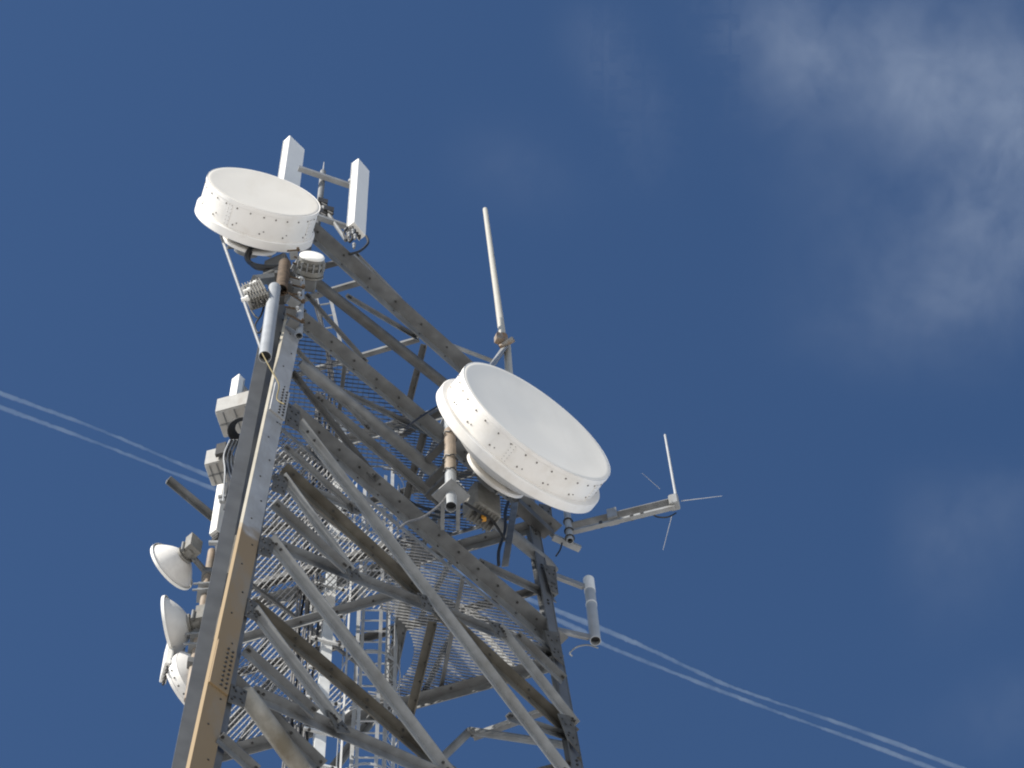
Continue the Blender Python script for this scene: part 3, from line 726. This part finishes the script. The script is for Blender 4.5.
# right hand mast pipe on two arms
zc = leg('B', 35.1).z
P = lev(595.5, 641, zc - 1.05)
t = pipe_thing('open pipe with sunlit top and shadowed body coloured in, held out from the far leg by two arms', P, V((P.x, P.y, P.z + 1.75)), .075, mat('pipe_shade_grey', (.34, .355, .36), .08, .45, .1, 5), None, 'mount_pipe')  # grey body colour stands for the shadow over most of the pipe
b = MB(); b.lathe(P, Z, [(1.72, 0), (1.76, .05), (1.755, .079), (1.4, .079), (1.4, .074)], 20); b.build('lit_pipe_top', PWHITE, t)  # white shell paints in the sunlit upper end
b = MB(); b.lathe(P, Z, [(1.0, .076), (1.0, .079), (1.04, .079), (1.04, .076)], 20); b.build('lit_ring', PWHITE, t)  # white ring paints in a small patch of sunlight within the shadow
for x1, y1, x2, y2, z in ((553, 572, 590, 583, P.z + 1.58), (556, 627, 594, 638, P.z + .15)):
    p = lev(x1, y1, z); q = V((P.x, P.y, z)); q = q + (p - q).normalized() * .07
    dn = (q - p).normalized(); b = MB(); b.prism(lsec(.13, -.09, .012), p, q, -Z, dn.cross(Z)); b.build('arm', GALV, t)
cable('curled wire under the open end of the right hand pipe', [dep(x, y, P.y + .1) for x, y in ((598, 648), (588, 645), (577, 647), (570, 653), (572, 656))], .011, GALV)

# ------------------------------------------------------------------ left side equipment
YL = 16.2
panel('narrow bright white panel antenna above the upper grey equipment box', dep(238, 379, 17.3), 1.2, .16, .12, 215)
panel('narrow bright white panel antenna below the lower grey equipment box', dep(224, 480, 16.6), 1.7, .13, .12, 215)
def cab(label, x, y, w_, h, d_, naz):
    c_ = dep(x, y, YL); f, s_ = azv(naz), azv(naz + 90)
    t = thing('equipment_box', label, 'box', c_ - Z * (h / 2), 'grey equipment boxes left of the near leg')
    b = MB(); b.rbox(c_, s_, f, Z, w_, d_, h, .02); b.build('body', BOXG, t)
    b = MB(); b.box(c_ + f * (d_ / 2 + .006), s_, f, Z, w_ * .97, .014, h * .96); b.build('door', BOXG, t)
    b = MB()
    for i in (-.3, 0, .3): b.box(c_ - Z * (h / 2 + .006) + s_ * (w_ * i), s_, f, Z, .015, d_ * .9, .014)
    b.box(c_ - Z * (h / 2 + .006), s_, f, Z, w_ * .96, .02, .014)
    b.build('gland_plate', STEEL, t)
    return t, c_, f, s_
t, c_, f, s_ = cab('upper grey equipment box left of the near leg, under a white panel', 239, 414, .56, .46, .42, 192)
b = MB()
for i in range(8):
    rr = .12 + .012 * i; b.tube([dep(243, 428, YL - .25) + Z * (-.015 * i) + (azv(95) * math.cos(k * .262) + azv(5) * math.sin(k * .262)) * rr for k in range(25)], .012, 6)
tag(b.build('cable_coil', BLACK), 'coil of black cable under the upper grey equipment box', 'cable coil')
t, c_, f, s_ = cab('lower grey equipment box left of the near leg, above the slanting bar', 221, 466, .34, .46, .34, 192)
b = MB(); b.box(c_ + s_ * -.08 - f * -.24, s_, f, Z, .14, .05, .34); b.build('connector_panel', BOLT, t)
b = MB()
for i in range(12):
    x0 = 226 + i * 1.2
    pts = dd(YL - .3 + .02 * i, (x0 + 4, 440), (x0 - 2 - (i % 3), 455), (x0 - 1, 470), (x0 + random.uniform(-3, 3), 485), (x0 - 3, 500 + random.uniform(0, 10)))
    b.tube(bez(pts), .013, 6, i % 3)
tag(b.build('cable_bundle', [ALU, BLACK, CABLE]), 'bundle of grey and black cables hanging between the boxes and the near leg', 'cable')
b = MB()
for y, xs in ((497, (222, 236)), (501, (222, 238)), (543, (214, 226))): b.box((dep(xs[0], y, YL) + dep(xs[1], y, YL)) / 2, (dep(xs[1], y, YL) - dep(xs[0], y, YL)).normalized(), azv(0), Z, .3, .05, .06)
b.pipe(dep(228, 545, YL), dep(234, 470, YL), .04)
tag(b.build('panel_mount', GALV), 'steel mount and clamps behind the lower narrow white panel', 'mount')
zz = 38.4
P, Q = lev(166, 481, zz), lev(222, 528, zz)
b = MB(); b.prism(lsec(.11, -.09, .012), P, Q, (Q - P).normalized().cross(Z), Z); tag(b.build('steel_arm', STEEL), 'bare grey steel angle sticking out to the left below the equipment boxes', 'arm')

# small dishes on the far left
YD = 17.0
t = thing('mount_pipe', 'rusty brown upright pipe carrying the small dishes on the left', 'pipe', dep(200, 690, YD))
Pp = dep(203, 610, YD); Z1 = dep(208, 552, YD).z; Z0_ = dep(200, 700, YD).z
b = MB(); b.tube([V((Pp.x, Pp.y, Z0_)), V((Pp.x, Pp.y, Z1))], .06, 14); b.build('pipe', PIPEB, t)
for y in (590, 596, 640, 650): 
    z = dep(203, y, YD).z; b = MB(); b.box(V((Pp.x, Pp.y, z)), azv(80), azv(170), Z, .22, .2, .05); b.tube([V((Pp.x - .16, Pp.y - .1, z)), V((Pp.x + .16, Pp.y - .1, z))], .016, 6); b.build('clamp', GALV, t)
b = MB(); b.tube(bez([dep(x, y, YD - .15) for x, y in ((222, 530), (217, 540), (217, 560), (212, 600), (207, 650))]), .03, 8); tag(b.build('cable', BLACK), 'thick black cable running down beside the small dishes', 'cable')
def small_dish(label, cx_, cy_, Y, az_, el, r, depth, drumd=0.0):
    n = V((math.sin(R(az_)) * math.cos(R(el)), math.cos(R(az_)) * math.cos(R(el)), math.sin(R(el)))); c_ = dep(cx_, cy_, Y)
    t = thing('small_dish', label, 'antenna', c_ - n * depth, 'small white dishes on the left')
    b = MB()
    if drumd:
        b.lathe(c_, n, [(.02, .01), (.01, r * .7), (0, r)], 64); b.build('radome', PWHITE, t)
        b = MB(); b.lathe(c_, n, [(-.0, r - .02), (.004, r + .006), (-.04, r + .006), (-.04, r), (-drumd, r), (-drumd, r * .97)], 64)
        a0 = n.orthogonal().normalized(); b0 = n.cross(a0)
        for k in range(24):
            d = a0 * math.cos(k * math.pi / 12) + b0 * math.sin(k * math.pi / 12); b.lathe(c_ + d * r - n * (drumd * .5), d, [(-.002, .012), (.01, .012), (.01, 0)], 6, 1, False)
        b.build('shroud', [DISHW, BOLT], t)
        b = MB(); b.lathe(c_ - n * drumd, n, [(0, r * .985), (-.06, r * .85), (-depth + drumd + .03, r * .35), (-depth + drumd, .02)], 64); b.build('reflector', DISHW, t)
    else:
        prof = [(-depth * (1 - (i / 14) ** 2), max(r * i / 14, .02)) for i in range(15)]
        b.lathe(c_, n, prof + [(.0, r - .012)] + [(d + .012, max(q - .004, .015)) for d, q in prof[::-1][1:]], 64); b.build('reflector', DISHW, t)
        b = MB(); b.lathe(c_, n, [(-.03, r), (-.03, r + .008), (.010, r + .008), (.014, r - .015)], 64); b.build('rim', PWHITE, t)
        b = MB(); b.lathe(c_, n, [(.012, 0.01), (.011, r * .8), (.010, r - .012)], 48); b.build('radome', PWHITE, t)
    a0 = n.cross(Z).normalized()
    b = MB(); b.lathe(c_ - n * (depth - .03), -n, [(0, .13), (.04, .13), (.04, .09), (.16, .09), (.16, 0)], 20)
    b.box(c_ - n * (depth + .14) + Z * .1, a0, n, Z, .2, .12, .34); b.build('radio', RADIO, t)
    b = MB(); q = c_ - n * (depth + .06); w_ = V((Pp.x, Pp.y, q.z - .12)); b.tube([q, w_], .045, 8)
    b.box(w_, azv(80), azv(170), Z, .18, .18, .12)
    for s_ in (-1, 1): b.lathe(q + a0 * (.11 * s_), Z, [(-.1, 0), (-.1, .025), (.12, .025), (.12, 0)], 8)
    b.build('mount_bracket', STEEL, t)
    return t
small_dish('uppermost small white dish on the left, turned away and tilted', 171, 567, YD - .1, -52, 0, .375, .27)
small_dish('middle small white dish on the left, seen edge on', 170, 628, YD - .1, -82, -2, .42, .27)
small_dish('lowest small white drum dish on the left, partly behind the near leg', 190, 689, YD + .4, -55, 0, .46, .40, .17)
panel('short tilted white panel antenna below the middle small dish', dep(170, 644, YD + .1), .75, .30, .08, 250)

# ------------------------------------------------------------------ contrails and thin clouds, far up
def contrail(label, px, seed):
    random.seed(seed); H = 9000.0; pts = [lev(x, y, H) for x, y in px]
    path = bez(pts, 26); ph = random.random() * 9
    rad = lambda i: 8.6 + 1.6 * math.sin(i * .043 + ph) + 1.1 * math.sin(i * .117 + 2 * ph) + .8 * math.sin(i * .41 + ph) + random.uniform(-.6, .6)
    path = [p + V((random.uniform(-1, 1), random.uniform(-1, 1), 0)) * 1.2 for p in path]
    b = MB(); b.tube(path, rad, 10); return tag(b.build('contrail', CT), label, 'contrail', 'pair of contrails')
CT = bpy.data.materials.new('ice_trail'); CT.use_nodes = True
n_ = CT.node_tree.nodes; n_.remove(n_['Principled BSDF'])
vs = n_.new('ShaderNodeVolumeScatter'); vs.inputs['Color'].default_value = (.86, 1, 1, 1); 
t_ = n_.new('ShaderNodeTexCoord'); z_ = n_.new('ShaderNodeTexNoise'); z_.inputs['Scale'].default_value = .011; z_.inputs['Detail'].default_value = 3
CT.node_tree.links.new(t_.outputs['Object'], z_.inputs['Vector'])
m_ = n_.new('ShaderNodeMapRange'); m_.inputs[1].default_value = .25; m_.inputs[2].default_value = .75; m_.inputs[3].default_value = .004; m_.inputs[4].default_value = .015
CT.node_tree.links.new(z_.outputs[0], m_.inputs[0]); CT.node_tree.links.new(m_.outputs[0], vs.inputs['Density'])
CT.node_tree.links.new(vs.outputs[0], n_['Material Output'].inputs['Volume'])
contrail('upper of two thin white contrails crossing the sky behind the tower', [(-60, 368), (0, 393), (100, 430), (215, 478), (400, 549), (560, 612), (640, 645), (700, 673), (740, 690), (850, 727), (960, 768), (1060, 806)], 3)
contrail('lower of two thin white contrails crossing the sky behind the tower', [(-60, 382), (0, 407), (100, 444), (217, 490), (400, 560), (562, 622), (605, 645), (700, 683), (780, 713), (850, 738), (930, 768), (1040, 812)], 4)

CM = bpy.data.materials.new('thin_cloud'); CM.use_nodes = True
n_, l_ = CM.node_tree.nodes, CM.node_tree.links; n_.remove(n_['Principled BSDF'])
tc = n_.new('ShaderNodeTexCoord'); at = n_.new('ShaderNodeAttribute'); at.attribute_name = 'cover'
nz = n_.new('ShaderNodeTexNoise'); nz.inputs['Scale'].default_value = .0026; nz.inputs['Detail'].default_value = 8; nz.inputs['Roughness'].default_value = .52; nz.inputs['Distortion'].default_value = .25
l_.new(tc.outputs['Object'], nz.inputs['Vector'])
nf = n_.new('ShaderNodeTexNoise'); nf.inputs['Scale'].default_value = .0075; nf.inputs['Detail'].default_value = 9; nf.inputs['Roughness'].default_value = .6; nf.inputs['Distortion'].default_value = .35
mpf = n_.new('ShaderNodeMapping'); mpf.inputs['Rotation'].default_value = (0, 0, R(-35)); mpf.inputs['Scale'].default_value = (1, .8, 1)
l_.new(tc.outputs['Object'], mpf.inputs[0]); l_.new(mpf.outputs[0], nf.inputs['Vector'])
cmb = n_.new('ShaderNodeMix'); cmb.data_type = 'FLOAT'; cmb.inputs[0].default_value = .42; l_.new(nz.outputs[0], cmb.inputs[2]); l_.new(nf.outputs[0], cmb.inputs[3])
mr = n_.new('ShaderNodeMapRange'); mr.interpolation_type = 'SMOOTHSTEP'; mr.inputs[1].default_value = .24; mr.inputs[2].default_value = .80; mr.inputs[3].default_value = .0; mr.inputs[4].default_value = 1.0
l_.new(cmb.outputs[0], mr.inputs[0])
mu = n_.new('ShaderNodeMath'); mu.operation = 'MULTIPLY'; l_.new(mr.outputs[0], mu.inputs[0]); l_.new(at.outputs['Fac'], mu.inputs[1])
tr = n_.new('ShaderNodeBsdfTransparent'); tl = n_.new('ShaderNodeBsdfTranslucent'); tl.inputs[0].default_value = (.80, .86, .88, 1)
mxs = n_.new('ShaderNodeMixShader'); l_.new(mu.outputs[0], mxs.inputs[0]); l_.new(tr.outputs[0], mxs.inputs[1]); l_.new(tl.outputs[0], mxs.inputs[2])
l_.new(mxs.outputs[0], n_['Material Output'].inputs['Surface'])
def cloud(label, box_, blobs, H=6500.0, N=44):
    x0, y0, x1, y1 = box_; vs = []; dn = []
    for top in (0, 1):
        for j in range(N + 1):
            for i in range(N + 1):
                x, y = x0 + (x1 - x0) * i / N, y0 + (y1 - y0) * j / N
                d = .34 * sum(a * math.exp(-(((x - cx) * math.cos(R(th)) + (y - cy) * math.sin(R(th))) / sx) ** 2 - ((-(x - cx) * math.sin(R(th)) + (y - cy) * math.cos(R(th))) / sy) ** 2) for cx, cy, sx, sy, th, a in blobs)
                e = max(0, min(1, min(i, N - i, j, N - j) / 11)); e = e * e * (3 - 2 * e); d *= e
                p = lev(x, y, H); vs.append(p + Z * (top * 90 * min(1, e + .1))); dn.append(d if not top else d * .5)
    n1_ = (N + 1) ** 2; fs = []
    for j in range(N):
        for i in range(N):
            a = j * (N + 1) + i; q = (a, a + 1, a + N + 2, a + N + 1); fs += [q, tuple(n1_ + k for k in q[::-1])]
    rim = [i for i in range(N + 1)] + [j * (N + 1) + N for j in range(1, N + 1)] + [N * (N + 1) + i for i in range(N - 1, -1, -1)] + [j * (N + 1) for j in range(N - 1, 0, -1)]
    for k in range(len(rim)): a, b = rim[k], rim[(k + 1) % len(rim)]; fs.append((a, b, b + n1_, a + n1_))
    me = bpy.data.meshes.new('cloud'); c0 = sum(vs, V((0, 0, 0))) / len(vs); me.from_pydata([tuple(v - c0) for v in vs], [], fs); me.update()
    at_ = me.attributes.new('cover', 'FLOAT', 'POINT'); at_.data.foreach_set('value', dn)
    me.materials.append(CM); me.polygons.foreach_set('use_smooth', [True] * len(me.polygons))
    o = bpy.data.objects.new('cloud', me); C.objects.link(o); o.location = c0
    return tag(o, label, 'cloud', None, 'stuff')
cloud('broad thin grey-white cloud in the top right of the sky', (590, -150, 1200, 470),
      [(870, 40, 130, 50, 10, .22), (890, 95, 90, 40, 20, .20), (1000, 110, 110, 80, 0, .18), (1000, 215, 65, 110, 15, .22), (785, 60, 55, 80, -10, .18), (925, 290, 90, 70, 0, .14), (850, 340, 70, 50, 0, .05), (850, 190, 60, 70, 0, .05), (1060, 120, 120, 160, 0, .18)])
cloud('faint wisp of cloud at the right edge of the sky', (840, 420, 1180, 840),
      [(985, 500, 70, 55, -30, .10), (950, 560, 60, 70, 0, .06), (1020, 715, 90, 40, -25, .08)])
cloud('faint veil of cloud above the larger drum dish', (380, -60, 740, 300),
      [(520, 175, 60, 40, 20, .06), (620, 90, 30, 70, -25, .06), (660, 130, 40, 50, 0, .05), (600, 40, 40, 40, 0, .04)])
